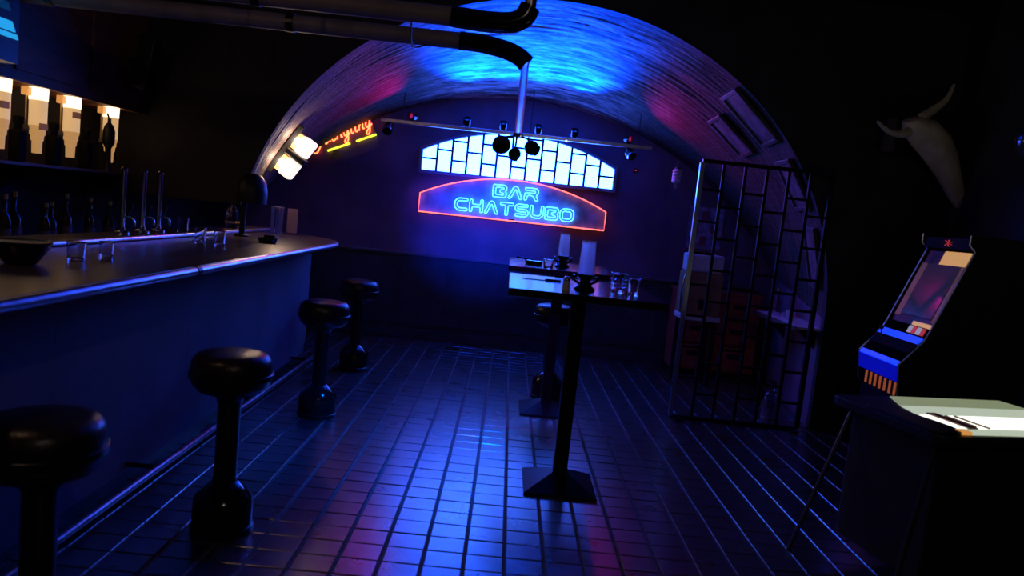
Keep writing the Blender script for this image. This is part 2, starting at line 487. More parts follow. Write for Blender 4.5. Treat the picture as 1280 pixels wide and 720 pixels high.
window = struct(win.build('window_1', 'win_frame'), 'arched window of lit opal panes in dark staggered bars')
NC = 13; CW = (WX1 - WX0) / NC; P = 0.211
for k in range(NC):
    x0, x1 = WX0 + k * CW, WX0 + (k + 1) * CW
    top = min(wtop(x0 + 1e-4), wtop(x1 - 1e-4)) if False else None
    cuts = [WB] + [WB + (0.133 if k % 2 == 0 else 0.238) + P * q for q in range(3)]
    hi = max(wtop(x0), wtop(x1))
    cuts = [c_ for c_ in cuts if c_ < min(wtop(x0), wtop(x1)) - 0.012] + [None]
    for a, b in zip(cuts[:-1], cuts[1:]):
        e = 0.007
        if b is None:
            poly = [(x0 + e, a + e), (x1 - e, a + e), (x1 - e, wtop(x1 - e) - e), ((x0 + x1) / 2, wtop((x0 + x1) / 2) - e), (x0 + e, wtop(x0 + e) - e)]
        else:
            poly = [(x0 + e, a + e), (x1 - e, a + e), (x1 - e, b - e), (x0 + e, b - e)]
        G().prism([(x, ZB - 0.014, z) for x, z in poly], (0, 0.006, 0)).build('pane', 'pane', window)
        if b is not None:
            G().box(x0 + .012, x1 - .012, ZB - 0.026, ZB - 0.004, b - 0.0105, b + 0.0105).build('glazing_bar', 'mullion', window)
    if k:
        G().box(x0 - 0.012, x0 + 0.012, ZB - 0.03, ZB - 0.003, WB, wtop(x0)).build('mullion', 'mullion', window)

# ================================================================ NEON SIGN
SY = ZB - 0.10
sign = thing('neon_sign', 'arched neon sign reading BAR CHATSUBO in cyan within a red outline', 'sign', (0, ZB, 1.42))
SW, SB, SE, SA = 1.02, 1.42, 1.622, 1.862
sg2 = SA - SE; SR = (SW * SW + sg2 * sg2) / (2 * sg2)
def stop(x): return SA - SR + math.sqrt(SR * SR - x * x)
outl = [(-SW, SB), (SW, SB)] + [(SW - 2 * SW * i / 32, stop(SW - 2 * SW * i / 32)) for i in range(33)]
inv = lambda x, z, y: (x, y - ZB, z - 1.42)
G().prism([inv(x * 1.012, (z - 1.62) * 1.03 + 1.62, ZB - 0.015) for x, z in outl], (0, -0.035, 0)).build('back_panel', 'sign_panel', sign)
G().tube([inv(x, z, SY + 0.015) for x, z in outl], 0.0068, True, 8).build('red_tube', 'red', sign, smooth=60)
def offset_loop(path, t):
    """closed outline around an open stroke of half width t"""
    P_ = [Vector(p) for p in path]; L, R_ = [], []
    for i, p in enumerate(P_):
        d0 = (p - P_[i - 1]).normalized() if i else None
        d1 = (P_[i + 1] - p).normalized() if i < len(P_) - 1 else None
        if d0 is None: nn = Vector((-d1.y, d1.x))
        elif d1 is None: nn = Vector((-d0.y, d0.x))
        else:
            n0, n1 = Vector((-d0.y, d0.x)), Vector((-d1.y, d1.x))
            nn = (n0 + n1).normalized(); nn /= max(0.4, nn.dot(n0))
        L.append(p + nn * t); R_.append(p - nn * t)
    return L + R_[::-1]
t_ = 0.105
LET = {
    'C': (1.12, [offset_loop([(1.07, .89), (.35, .89), (.13, .70), (.13, .30), (.35, .11), (1.07, .11)], t_)]),
    'H': (1.10, [[(0, 0), (0, 1), (.21, 1), (.21, .61), (.89, .61), (.89, 1), (1.1, 1), (1.1, 0), (.89, 0), (.89, .40), (.21, .40), (.21, 0)]]),
    'A': (1.15, [[(0, 0), (.43, 1), (.72, 1), (1.15, 0), (.92, 0), (.575, .80), (.23, 0)]]),
    'T': (1.10, [[(0, 1), (1.1, 1), (1.1, .79), (.66, .79), (.66, 0), (.44, 0), (.44, .79), (0, .79)]]),
    'S': (1.12, [offset_loop([(1.05, .89), (.25, .89), (.11, .78), (.11, .62), (.25, .5), (.88, .5), (1.01, .38), (1.01, .22), (.88, .11), (.06, .11)], t_)]),
    'U': (1.12, [offset_loop([(.11, 1), (.11, .30), (.32, .11), (.80, .11), (1.01, .30), (1.01, 1)], t_)]),
    'B': (1.10, [[(0, 0), (0, 1), (.95, 1), (1.08, .88), (1.08, .60), (.99, .5), (1.08, .40), (1.08, .12), (.95, 0)],
                 [(.22, .21), (.22, .79), (.86, .79), (.86, .66), (.55, .58), (.55, .42), (.86, .34), (.86, .21)]]),
    'O': (1.14, [[(.25, 0), (0, .22), (0, .78), (.25, 1), (.89, 1), (1.14, .78), (1.14, .22), (.89, 0)],
                 [(.32, .21), (.21, .32), (.21, .68), (.32, .79), (.82, .79), (.93, .68), (.93, .32), (.82, .21)]]),
    'R': (1.15, [[(0, 0), (.05, .60), (.80, .60), (.90, .68), (.82, .79), (.05, .79), (.05, 1), (.95, 1), (1.12, .84), (1.12, .58), (.95, .42), (1.18, 0), (.92, 0), (.68, .40), (.26, .40), (.22, 0)]]),
}
def word(txt, x0, x1, z0, z1):
    gap = 0.13
    tot = sum(LET[c_][0] for c_ in txt) + gap * (len(txt) - 1)
    k = (x1 - x0) / tot; hgt = z1 - z0; x = x0
    for c_ in txt:
        wd, loops = LET[c_]
        g = G()
        for lp in loops:
            rp = round_poly([(px * k, pz * hgt) for px, pz in lp], 0.018)
            g.tube([inv(x + p.x, z0 + p.y, SY + 0.01) for p in rp], 0.0046, True, 6)
        g.build('neon_letter', 'cyan', sign, smooth=60)
        x += (wd + gap) * k
word('BAR', -0.232, 0.268, 1.662, 1.796)
word('CHATSUBO', -0.635, 0.672, 1.476, 1.612)
G().box(-0.03, 0.03, -0.05, -0.0, -0.005, 0.02).build('cable_box', 'dark', sign)

# ================================================================ BEER NEON
ang = math.radians(27)
BM = Matrix.Translation((-2.19, ZB - 0.05, 1.99)) @ Matrix.Rotation(-ang, 4, 'Y')
beer = thing('beer_neon_sign', 'orange script neon beer sign over two yellow green bars beside the sconce', 'sign', mtx=BM)
xh = 0.074
def scr(strokes, x, k=1.0):
    return [[(x + px * xh * k + py * xh * .28, 0, py * xh) for px, py in st] for st in strokes]
LS = {
    'Y': [[(-.5, -.6), (-.1, -.75), (.35, -.45), (.8, .3), (1.3, 1.7)], [(.0, 1.7), (.15, 1.1), (.6, .9), (1.0, 1.1)]],
    'u': [[(0, 1), (.0, .3), (.2, 0), (.5, .2), (.75, 1)], [(.75, 1), (.7, .3), (.95, .05)]],
    'e': [[(.05, .4), (.5, .6), (.55, .95), (.25, 1), (.0, .5), (.2, .0), (.7, .2)]],
    'n': [[(0, 0), (.08, .9)], [(.08, .6), (.4, 1.0), (.6, .8), (.6, .1), (.85, .1)]],
    'g': [[(.62, .85), (.3, 1.0), (.02, .6), (.12, .1), (.4, .1), (.65, .6)], [(.7, 1), (.6, -.5), (.3, -.95), (.02, -.7), (.4, -.2), (1.0, .3)]],
    'l': [[(0.1, 1.6), (.02, .3), (.2, 0), (.4, .15)]],
    'i': [[(.1, 1), (.05, .2), (.25, 0), (.4, .2)]],
}
x = 0.0
for c_ in 'Yuengling':
    g = G()
    for st in scr(LS[c_], x):
        g.tube(smooth_path(st, 4), 0.0075, False, 6)
    g.build('neon_letter', 'orange', beer, smooth=60)
    x += xh * {'Y': 1.35, 'u': 1.15, 'e': .85, 'n': 1.05, 'g': 1.15, 'l': .62, 'i': .62}[c_]
for a, b in ((0.10, 0.36), (0.43, 0.66)):
    G().tube([(a, 0, -0.075 - (a - .08) * .05), (b, 0, -0.075 - (b - .08) * .05)], 0.0115, False, 8).build('neon_bar', 'green', beer, smooth=60)
G().box(-0.02, 0.66, 0.02, 0.03, -0.24, 0.13).build('back_plate', 'plaster', beer)
eg = G()
for k in range(8):
    a = math.radians(-150 + k * 14)
    eg.tube([(0.17, 0.01, -0.10), (0.17 + .085 * math.cos(a), 0.006, -0.10 + .11 * math.sin(a))], 0.006, False, 5, radii=[0.012, 0.004])
eg.build('gold_wing_emblem', 'gold', beer)
G().ball((0.18, 0.005, -0.10), 0.03, 1, .4, .7).build('gold_emblem_body', 'gold', beer, smooth=60)

# ================================================================ WALL SCONCE on the vault
n, du, dv = VN(-0.72, 0.28)
p0 = V(-0.72, 0.28) + n * 0.01
SM = Matrix((du, dv, n)).transposed().to_4x4(); SM.translation = p0
sc = thing('wall_sconce', 'lit twin cube sconce with white glass shades on the left vault', 'lamp', mtx=SM)
G().box(-0.25, 0.25, -0.06, 0.06, 0.0, 0.05).build('mounting_plate', 'dark', sc, bev=0.006)
for s in (-1, 1):
    x0 = s * 0.115
    cup = G().box(x0 - .075, x0 + .075, -.06, .06, 0.05, 0.095).build('amber_cup', 'amber', sc, bev=0.004)
    G().box(x0 - .05, x0 + .05, -.064, -.058, 0.06, 0.085).build('cup_band', 'wood_brown', cup)
    G().box(x0 - .085, x0 + .085, -.085, .085, 0.095, 0.215).build('glass_shade', 'sconce_glass', sc, bev=0.02)
band = G()
pp = [(0.0, -0.1, 0.04), (0.0, -0.1, 0.15), (0.0, -0.1, 0.26), (0.0, -0.05, 0.265), (0, 0.1, 0.26)]
band.box(-0.028, 0.028, -0.1, 0.1, 0.04, 0.235)
band.build('centre_band', 'dark', sc, bev=0.012)
for s_ in (-1, 1):
    ld = bpy.data.lights.new('cup_light', 'POINT'); ld.energy = 4; ld.color = (1, .72, .5); ld.shadow_soft_size = .02
    lo = bpy.data.objects.new('cup_light', ld); COL.objects.link(lo); lo.parent = sc; lo.location = (s_ * .115, -.10, .075)

# ================================================================ TRACK RAIL with spots over the window
track = thing('track_rail', 'dark track rail running across above the lit window', 'light rail', (0, 7.6, 2.30))
G().box(-1.42, 1.35, -0.02, 0.02, -0.012, 0.022).build('rail', 'steel', track, bev=0.003)
for x in (-1.2, 0.1, 1.2):
    G().tube([(x, 0, 0.02), (x, 0, 0.46)], 0.005).build('drop_rod', 'dark', track)
def beam(parent, loc, aim, col, watts, angle=125, blend=1.0, name='beam', sx=1.0):
    ld = bpy.data.lights.new(name, 'SPOT')
    ld.color = col; ld.energy = watts; ld.spot_size = math.radians(angle); ld.spot_blend = blend; ld.shadow_soft_size = 0.03
    lo = bpy.data.objects.new(name, ld); COL.objects.link(lo); lo.parent = parent
    lo.location = loc
    lo.scale = (sx, 1, 1)
    lo.rotation_euler = Vector(aim).to_track_quat('-Z', 'Y').to_euler()
    return lo
def spot(x, label, y=7.6, z=2.23, tiltx=0.6, rz=0.0, lens='dark_glass'):
    t = thing('track_spot', label, 'spotlight', (x, y, z), 'spotlights on the rail', rz)
    m = Matrix.Rotation(tiltx, 4, 'X')
    G().lathe([(0.0, 0.075), (0.03, 0.07), (0.045, 0.05), (0.05, -0.04), (0.046, -0.055), (0.0, -0.05)], 20, mtx=m).build('head', 'gloss_black', t, smooth=50)
    G().lathe([(0.052, -0.045), (0.052, -0.06), (0.044, -0.06), (0.044, -0.045)], 20, mtx=m).build('rim', 'chrome', t, smooth=50)
    G().lathe([(0.0, -0.052), (0.044, -0.052)], 20, mtx=m).build('lens', lens, t)
    G().tube([(0, 0, 0.04), (0, 0, 0.055)], 0.008).build('stem', 'dark', t)
    return t
def added_washer(x, label, aim, col, watts, lens, angle=125, sx=1.0):  # lamps added on the rail to colour the vault
    t = thing('added_wash_light', label, 'spotlight', (x, 7.6, 2.323), 'added wash lights standing on the rail')
    a = Vector(aim).normalized()
    m = Matrix.Translation((0, 0, .05)) @ a.to_track_quat('Z', 'Y').to_matrix().to_4x4()
    G().lathe([(0, -.045), (.03, -.04), (.038, -.02), (.04, .04), (.034, .04), (.03, .0), (0, -.005)], 20, mtx=m).build('head', 'gloss_black', t, smooth=40)
    G().lathe([(0, .008), (.031, .008)], 20, mtx=m).build('lens', lens, t)
    G().box(-.02, .02, -.015, .015, 0, .014).build('foot', 'dark', t)
    beam(t, tuple(Vector((0, 0, .05)) + a * .045), tuple(a), col, watts, angle, 1.0, 'beam', sx)
for k, x in enumerate((-.55, -.18, .18, .55)):
    added_washer(x, 'small added blue wash light on the rail, ' + ['leftmost of four', 'second from the left', 'second from the right', 'rightmost of four'][k], (0, -1, 1.25), (.0, .055, 1), 520, 'wash_blue', 112, .6)
added_washer(-1.10, 'small added magenta wash light at the left end of the rail', (-.75, -1, -.05), (1, .0, .4), 14, 'wash_pink')
added_washer(1.10, 'small added magenta wash light at the right end of the rail', (.75, -1, -.05), (1, .0, .4), 14, 'wash_pink')
spot(-1.34, 'black round spotlight hanging at the left end of the rail above the sign', tiltx=-0.9)
spot(1.13, 'black round spotlight with blue rim at the right end of the rail', tiltx=-1.0, rz=0.5)
o = thing('pilot_lamp', 'tiny white indicator lamp fixed on the rail above the window', 'lamp', (0.47, 7.57, 2.285))
G().box(-0.014, 0.014, -0.012, 0.012, -0.012, 0.012).build('housing', 'pale', o)
G().box(-0.011, 0.011, -0.016, -0.012, -0.009, 0.009).build('lens', 'spot_lens', o)
g = thing('exit_pilot_light', 'small red pilot light on the dark wall right of the window', 'lamp', (1.30, ZB, 2.11))
G().box(-0.02, 0.02, -0.02, 0, -0.02, 0.02).build('housing', 'dark', g)
G().lathe([(0, .006), (.008, .004), (.008, 0)], 10, mtx=Matrix.Translation((0, -0.02, 0)) @ Matrix.Rotation(PI / 2, 4, 'X')).build('lens', 'red_dot', g)
ln = thing('hanging_lantern', 'small pleated paper lantern hanging under the vault at the right', 'lantern', (1.57, 7.3, 2.03))
G().lathe([(0.02, -.07)] + [(0.04 + 0.006 * (k % 2), -0.06 + k * 0.015) for k in range(9)] + [(0.02, 0.07)], 16).build('lantern_body', 'pale', ln)
G().tube([(0, 0, 0.07), (0, 0, 0.16)], 0.003).build('cord', 'dark', ln)
G().lathe([(.024, .065), (.024, .085), (.0, .085)], 12).build('cap', 'dark', ln)
for q in (-.008, 0, .008):
    G().tube([(q, 0, -.07), (q * 1.6, 0, -.12)], 0.002).build('tassel', 'pale', ln)

# ================================================================ CEILING PIPES and the hanging spot cluster
def pipe_run(y, h, r, label, end):
    t = thing('ceiling_pipe', label, 'pipe', (0, y, h), 'pipes under the ceiling')
    G().tube([(XL, 0, 0), (-0.36, 0, 0)], r, False, 18).build('pipe', 'pipe', t, smooth=60)
    G().tube(smooth_path(end, 6), r * 1.12, False, 18).build('elbow', 'gloss_black', t, smooth=60)
    for x in (-2.6, -1.3):
        G().lathe([(r + .006, -.02), (r + .006, .02)], 18, mtx=Matrix.Translation((x, 0, 0)) @ Matrix.Rotation(PI / 2, 4, 'Y')).build('clamp', 'black_metal', t)
        G().tube([(x, 0, r), (x, 0, HC - h)], 0.008).build('hanger', 'black_metal', t)
    return t
t = pipe_run(4.12, 2.40, 0.045, 'lower grey pipe whose black elbow turns down to the hanging rod', [(-0.38, 0, 0), (-0.25, 0, -0.003), (-0.13, 0, -0.022), (-0.05, 0, -0.05), (-0.005, 0, -0.085)])
t = pipe_run(3.58, 2.39, 0.045, 'upper grey pipe with black elbow turning up to the ceiling', [(-0.38, 0, 0), (-0.22, 0, -0.008), (-0.10, 0, 0.0), (-0.04, 0, 0.03), (-0.015, 0, 0.08)])
G().tube([(-0.015, 0, 0.06), (-0.015, 0, HC - 2.41)], 0.028, False, 16).build('riser', 'steel', t, smooth=60)
t = thing('hanging_spot_cluster', 'glass rod hanging from pipe with three dark round spotlights at its end', 'spotlight', (-0.012, 4.12, 1.93))
G().tube([(0, 0, 0.0), (0, 0, 0.41)], 0.021, False, 16).build('rod', 'frosted', t, smooth=60)
G().lathe([(.0, -.012), (.026, -.012), (.03, 0), (.022, .012), (.0, .012)], 16).build('collar', 'chrome', t, smooth=50)
for (x, y, z, r, rx, ry) in ((-0.085, 0.0, -0.06, .052, -1.2, 0.3), (-0.008, 0.03, -0.10, .036, -0.3, 0.2), (0.083, 0.0, -0.06, .042, -0.9, -0.9)):
    m = Matrix.Translation((x, y, z)) @ Matrix.Rotation(rx, 4, 'X') @ Matrix.Rotation(ry, 4, 'Y')
    hd = G().lathe([(0, r), (r * .55, r * .86), (r * .9, r * .45), (r, 0), (r * .93, -r * .4), (r * .72, -r * .8), (0, -r * .8)], 22, mtx=m).build('spot_head', 'gloss_black', t, smooth=50)
    G().lathe([(r * .74, -r * .8), (r * .74, -r * .9), (r * .62, -r * .9), (r * .62, -r * .8)], 22, mtx=m).build('rim', 'black_metal', hd)
    G().tube([(0, 0, 0), (x * .6, y * .6, -0.012), (x, y, z + r * .7)], 0.006).build('arm', 'black_metal', t)
BL = (.0, .03, 1)
beam(t, (-.085, .06, -.06), (-.05, 1, -.12), BL, 1000, 28, 1.0)
beam(t, (-.008, .03, -.15), (-.15, .15, -1), (.0, .10, 1), 220, 80, 1.0)
beam(t, (.083, .06, -.07), (.12, .6, -1), (.25, .03, 1), 50, 70, 1.0)
G().tube(smooth_path([(-0.56, 4.12, 2.36), (-0.60, 3.9, 2.30), (-0.57, 3.6, 2.37)], 5), 0.005).build('cable', 'black_metal', None)
tag(bpy.data.objects['cable'], 'thin black cable slung between the two ceiling pipes', 'cable')

# ================================================================ THE BAR
bar = thing('bar', 'long grey panelled bar front along the left side', 'bar', (-1.95, 3.4, 0))
def bl(x0, x1, y0, y1, z0, z1): return G().box(x0 + 1.95, x1 + 1.95, y0 - 3.4, y1 - 3.4, z0, z1)
bl(-2.18, -1.72, 0.4, 6.41, 0.12, 1.065).build('carcass', 'dark', bar)
bl(-2.14, -1.76, 0.4, 6.36, 0.0, 0.12).build('plinth', 'dark', bar)
ys = [0.4, 1.6, 2.8, 4.0, 5.2, 6.43]
for a, b in zip(ys[:-1], ys[1:]):
    bl(-1.72, -1.70, a + .001, b - .001, 0.10, 1.065).build('front_panel', 'bar_panel', bar)
bl(-2.18, -1.70, 6.41, 6.43, 0.10, 1.065).build('end_panel', 'bar_panel', bar)
top = thing('bar_counter_top', 'dark wooden bar top with rounded end and bright metal edge', 'counter', (-1.8, 3.6, 1.07))
edge = [(-1.42, 0.4), (-1.42, 5.95)] + [(-2.2 + 0.78 * math.cos(a), 5.95 + 0.95 * math.sin(a)) for a in [PI / 2 * k / 14 for k in range(1, 15)]]
poly = edge + [(-2.2, 0.4)]
poly = [(max(x, -2.183), y) for x, y in poly]
G().prism([(x + 1.8, y - 3.6, 0) for x, y in poly], (0, 0, 0.04)).build('top_slab', 'bar_top', top, bev=0.004)
def off(p, d): return (p[0] + 1.8 + d, p[1] - 3.6, 0.018)
G().tube([off((-1.42, 0.4), .004), off((-1.42, 3.36), .004)], 0.021, False, 12).build('metal_edging', 'steel', top, smooth=60)
G().tube([off((-1.42, 3.39), .004)] + [off(p, .004) for p in edge[1:]], 0.021, False, 12).build('metal_edging', 'steel', top, smooth=60)
G().tube([off((-1.42, 3.355), .004), off((-1.42, 3.395), .004)], 0.024, False, 12).build('edging_joint', 'black_metal', top, smooth=60)
led = thing('service_ledge', 'raised narrow ledge along the back of the bar top', 'ledge', (-2.3, 3.6, 0))
G().box(-0.1, 0.1, -3.2, 3.25, 0.0, 1.115).build('ledge_body', 'dark', led)
G().box(-0.11, 0.11, -3.2, 3.27, 1.115, 1.14).build('ledge_top', 'bar_top', led, bev=0.004)
G().tube([(0.105, -3.2, 1.125), (0.105, 3.27, 1.125)], 0.016, False, 10).build('metal_edging', 'steel', led, smooth=60)
fr_ = thing('foot_rail', 'metal foot rail running low along the bar front', 'foot rail', (-1.5, 3.4, 0))
G().tube([(0, -3.0, 0.17), (0, 2.85, 0.17), (-0.03, 2.95, 0.17), (-0.10, 3.0, 0.17), (-0.2, 3.0, 0.17)], 0.017, False, 12).build('rail', 'dull_steel', fr_, smooth=60)
for y in (-2.6, -1.3, 0.0, 1.3, 2.6):
    G().tube([(0, y, 0.17), (-0.06, y, 0.13), (-0.2, y, 0.13)], 0.012).build('bracket', 'black_metal', fr_, smooth=60)

# stools
def make_stool(label, loc):
    t = thing('bar_stool', label, 'stool', loc, 'drum seated bar stools')
    G().lathe([(0, .605), (.07, .608), (.135, .622), (.16, .65), (.168, .69), (.168, .725), (.162, .755), (.145, .777), (.11, .786), (0, .788)], 36).build('seat', 'vinyl', t, smooth=60)
    G().lathe([(.1685, .675), (.1735, .679), (.1735, .699), (.1685, .703)], 36).build('seat_band', 'black_metal', t, smooth=50)
    G().lathe([(.052, .19), (.048, .24), (.048, .56), (.06, .59), (.085, .607)], 24).build('column', 'black_metal', t, smooth=50)
    G().lathe([(.125, .13), (.120, .15), (.085, .185), (.054, .215)], 32).build('base_cone', 'gloss_black', t, smooth=60)
    G().lathe([(.128, 0.0), (.132, .012), (.132, .02), (.125, .025), (.125, .125), (.118, .135), (.05, .137)], 32).build('base_drum', 'black_metal', t, smooth=40)
    return t
st = make_stool('black bar stool in full view nearest the camera, in front of the bar', (-1.13, 3.12, 0))
dup(st, (-1.28, 2.07, 0), 'black bar stool cut by the lower left corner of the frame', 0.4)
dup(st, (-1.19, 4.93, 0), 'black bar stool with reddish seat, second from the far end of the bar', 0.9)
dup(st, (-1.26, 6.42, 0), 'farthest black bar stool standing past the end of the bar panel', 1.5)
dup(st, (0.44, 6.08, 0), 'black bar stool half hidden behind the two tall tables', 2.1)

# ================================================================ TALL TABLES
def make_table(label, loc):
    t = thing('tall_table', label, 'table', loc, 'tall square tables in the middle of the floor')
    G().box(-.396, .396, -.465, .465, 1.10, 1.14).build('tabletop', 'table_top', t, bev=0.004)
    G().box(-.04, .04, -.04, .04, 0.07, 1.085).build('post', 'black_metal', t, bev=0.004)
    G().box(-.16, .16, -.16, .16, 1.085, 1.10).build('mount_plate', 'black_metal', t)
    q, k, z0, z1 = .2, .042, .014, .088
    vs_ = [(-q, -q, 0), (q, -q, 0), (q, q, 0), (-q, q, 0), (-q, -q, z0), (q, -q, z0), (q, q, z0), (-q, q, z0), (-k, -k, z1), (k, -k, z1), (k, k, z1), (-k, k, z1)]
    G().add(vs_, [(3, 2, 1, 0), (0, 1, 5, 4), (1, 2, 6, 5), (2, 3, 7, 6), (3, 0, 4, 7), (4, 5, 9, 8), (5, 6, 10, 9), (6, 7, 11, 10), (7, 4, 8, 11), (8, 9, 10, 11)]).build('base', 'black_metal', t)
    return t
tb = make_table('near tall square table with dark lacquered top and pyramid foot', (.418, 4.05, 0))
dup(tb, (.412, 5.63, 0), 'far tall square table with dark lacquered top, behind its nearer twin')
def make_lamp(label, loc, hh):
    t = thing('table_lamp', label, 'lamp', loc, 'unlit lamps on the tall tables')
    G().lathe([(0, 0), (.055, 0), (.055, .012), (.03, .03), (.028, .055), (.045, .07), (.045, .085), (0, .085)], 20).build('base', 'gloss_black', t, smooth=40)
    G().lathe([(.044, .085), (.036, .085 + hh), (.033, .085 + hh), (.041, .088)], 24).build('shade', 'frosted', t, smooth=50)
    G().lathe([(.038, .083 + hh), (.038, .091 + hh), (.030, .091 + hh), (.030, .083 + hh)], 24).build('rim', 'pale', t, smooth=50)
    for k in range(3):
        a = k * 2.1 + .5
        G().tube([(.03 * math.cos(a), .03 * math.sin(a), .03), (.075 * math.cos(a), .075 * math.sin(a), .05), (.07 * math.cos(a), .07 * math.sin(a), .075)], .008).build('scroll_arm', 'gloss_black', t, smooth=60)
    return t
make_lamp('unlit frosted cylinder lamp on the near tall table', (.42, 3.86, 1.14), .17)
make_lamp('unlit frosted cylinder lamp on the far tall table', (.415, 5.52, 1.14), .165)
def tumbler(name, label, loc, r, hgt, m='glass', facets=18, group=None, cat='glass', studs=False):
    t = thing(name, label, cat, loc, group)
    G().lathe([(0, 0), (r * .86, 0), (r, hgt), (r - .004, hgt), (r * .86 - .004, .012), (0, .012)], facets).build('glass_body', m, t, smooth=40 if facets > 10 else None)
    G().lathe([(r, hgt - .003), (r + .0015, hgt), (r - .002, hgt + .002), (r - .005, hgt)], facets).build('rim', m, t, smooth=50)
    if studs:
        for k in range(12):
            for z in (.3, .5, .7):
                a = 2 * PI * k / 12 + z * 5
                G().ball((r * .97 * math.cos(a), r * .97 * math.sin(a), hgt * z), .007, seg=6).build('glass_stud', m, t)
    return t
tumbler('studded_tumbler', 'studded glass tumbler at the right side of the near tall table', (.615, 3.98, 1.14), .042, .10, studs=True)
tumbler('plain_tumbler', 'plain clear tumbler at the near table edge right of the studded one', (.69, 3.92, 1.14), .034, .085)
tumbler('candle_glass', 'low clear candle glass on the far tall table left of the lamp', (.30, 5.30, 1.14), .038, .06)
t = thing('ashtray', 'black round ashtray with notches on the far tall table', 'ashtray', (.20, 5.52, 1.14))
G().lathe([(0, 0), (.06, 0), (.07, .03), (.058, .032), (.05, .012), (0, .012)], 24).build('bowl', 'gloss_black', t, smooth=40)
G().tube([(-.03, 0, .032), (-.13, .01, .045)], .006).build('cigarette_rest', 'gloss_black', t)
t = thing('table_knife', 'dark thin knife lying on the near tall table', 'knife', (.20, 4.2, 1.14), rz=0.1)
G().box(-.10, .03, -.008, .008, 0, .004).build('blade', 'black_metal', t)
G().box(.03, .12, -.01, .01, 0, .012).build('handle', 'gloss_black', t, bev=0.003)
t = thing('salt_shaker', 'small glass salt shaker with metal cap on the near tall table', 'shaker', (.315, 3.75, 1.14))
G().lathe([(0, 0), (.02, 0), (.018, .05), (0, .05)], 10).build('jar', 'pale', t, smooth=30)
G().lathe([(.019, .05), (.019, .062), (.010, .072), (0, .072)], 12).build('cap', 'chrome', t, smooth=50)

# ================================================================ ON THE BAR
CT = 1.11
tumbler('glass_pitcher', 'tall frosted pitcher at the rounded far end of the bar', (-2.05, 6.50, CT), .055, .235, m='frosted', cat='pitcher')
t = thing('card_holder', 'pale pink card in upright clear holder at the bar end', 'card holder', (-1.93, 6.55, CT))
G().box(-.05, .05, -.02, .02, 0, .015).build('foot', 'glass', t)
G().box(-.045, .045, -.003, .003, .015, .23).build('card', 'pink', t)
tumbler('tall_glass', 'slim tall glass between pitcher and pink card on the bar', (-1.985, 6.30, CT), .022, .22)
t = thing('glass_ashtray', 'dark faceted ashtray with a lighter near the bar edge', 'ashtray', (-1.73, 5.3, CT))
G().lathe([(0, 0), (.06, 0), (.075, .035), (.06, .037), (.048, .012), (0, .012)], 8).build('bowl', 'dark_glass', t)
G().box(-.02, .06, -.02, .0, .037, .055).build('lighter', 'gloss_black', t, bev=0.003)
tumbler('bar_tumbler', 'clear tumbler on the bar front of the service ledge, right of a pair', (-1.82, 4.66, CT), .036, .09)
tumbler('bar_tumbler', 'clear tumbler on the bar front of the service ledge, left of a pair', (-1.96, 4.70, CT), .036, .10)
tumbler('stemless_glass', 'clear glass standing on the raised ledge beside the beer taps', (-2.26, 5.12, 1.14), .04, .095)
tumbler('short_glass', 'short clear glass on the near part of the bar top', (-1.84, 3.39, CT), .032, .07)
tumbler('blue_lit_glass', 'short glass next to the dark bowl on the near bar top', (-1.82, 3.12, CT), .038, .08)
t = thing('snack_bowl', 'dark round bowl near the left edge on the bar top', 'bowl', (-1.87, 2.84, CT))
G().lathe([(0, 0), (.05, 0), (.06, .01), (.10, .07), (.105, .085), (.098, .085), (.055, .018), (0, .014)], 28).build('bowl', 'gloss_black', t, smooth=40)
G().lathe([(.105, .083), (.108, .087), (.102, .09), (.097, .086)], 28).build('rim', 'black_metal', t, smooth=60)
t = thing('cut_glass_decanter', 'faceted cut glass decanter glinting on the raised ledge', 'decanter', (-2.3, 6.12, 1.14))
G().lathe([(0, 0), (.045, 0), (.055, .03), (.048, .06), (.058, .09), (.05, .13), (.03, .17), (.018, .19), (.018, .24), (.03, .25), (0, .25)], 9).build('body', 'glass', t)
G().lathe([(0, .25), (.012, .25), (.028, .285), (.018, .315), (0, .325)], 7).build('stopper', 'glass', t)
for k in range(10):
    a = k * .63
    G().lathe([(0, -.01), (.012, 0), (0, .01)], 4, c=(.057 * math.cos(a), .057 * math.sin(a), .05 + .05 * (k % 3))).build('cut_facet', 'brass' if k % 3 == 0 else 'glass', t)
t = thing('black_bar_lamp', 'black lamp with round hood on a slim stem on the bar', 'lamp', (-2.06, 5.70, CT + .001))
G().lathe([(0, 0), (.06, 0), (.06, .012), (.02, .02), (0, .02)], 24).build('base', 'dark', t, smooth=40)
G().tube(smooth_path([(0, 0, .015), (0, 0, .17), (.01, 0, .26), (.05, 0, .30)], 5), .022, False, 12).build('stem', 'dark', t, smooth=60)
G().lathe([(0, .13), (.06, .115), (.1, .06), (.115, -.02), (.11, -.10), (.10, -.10), (.1, -.02), (.0, .10)], 28, c=(.06, 0, .36)).build('hood', 'dark', t, smooth=60)

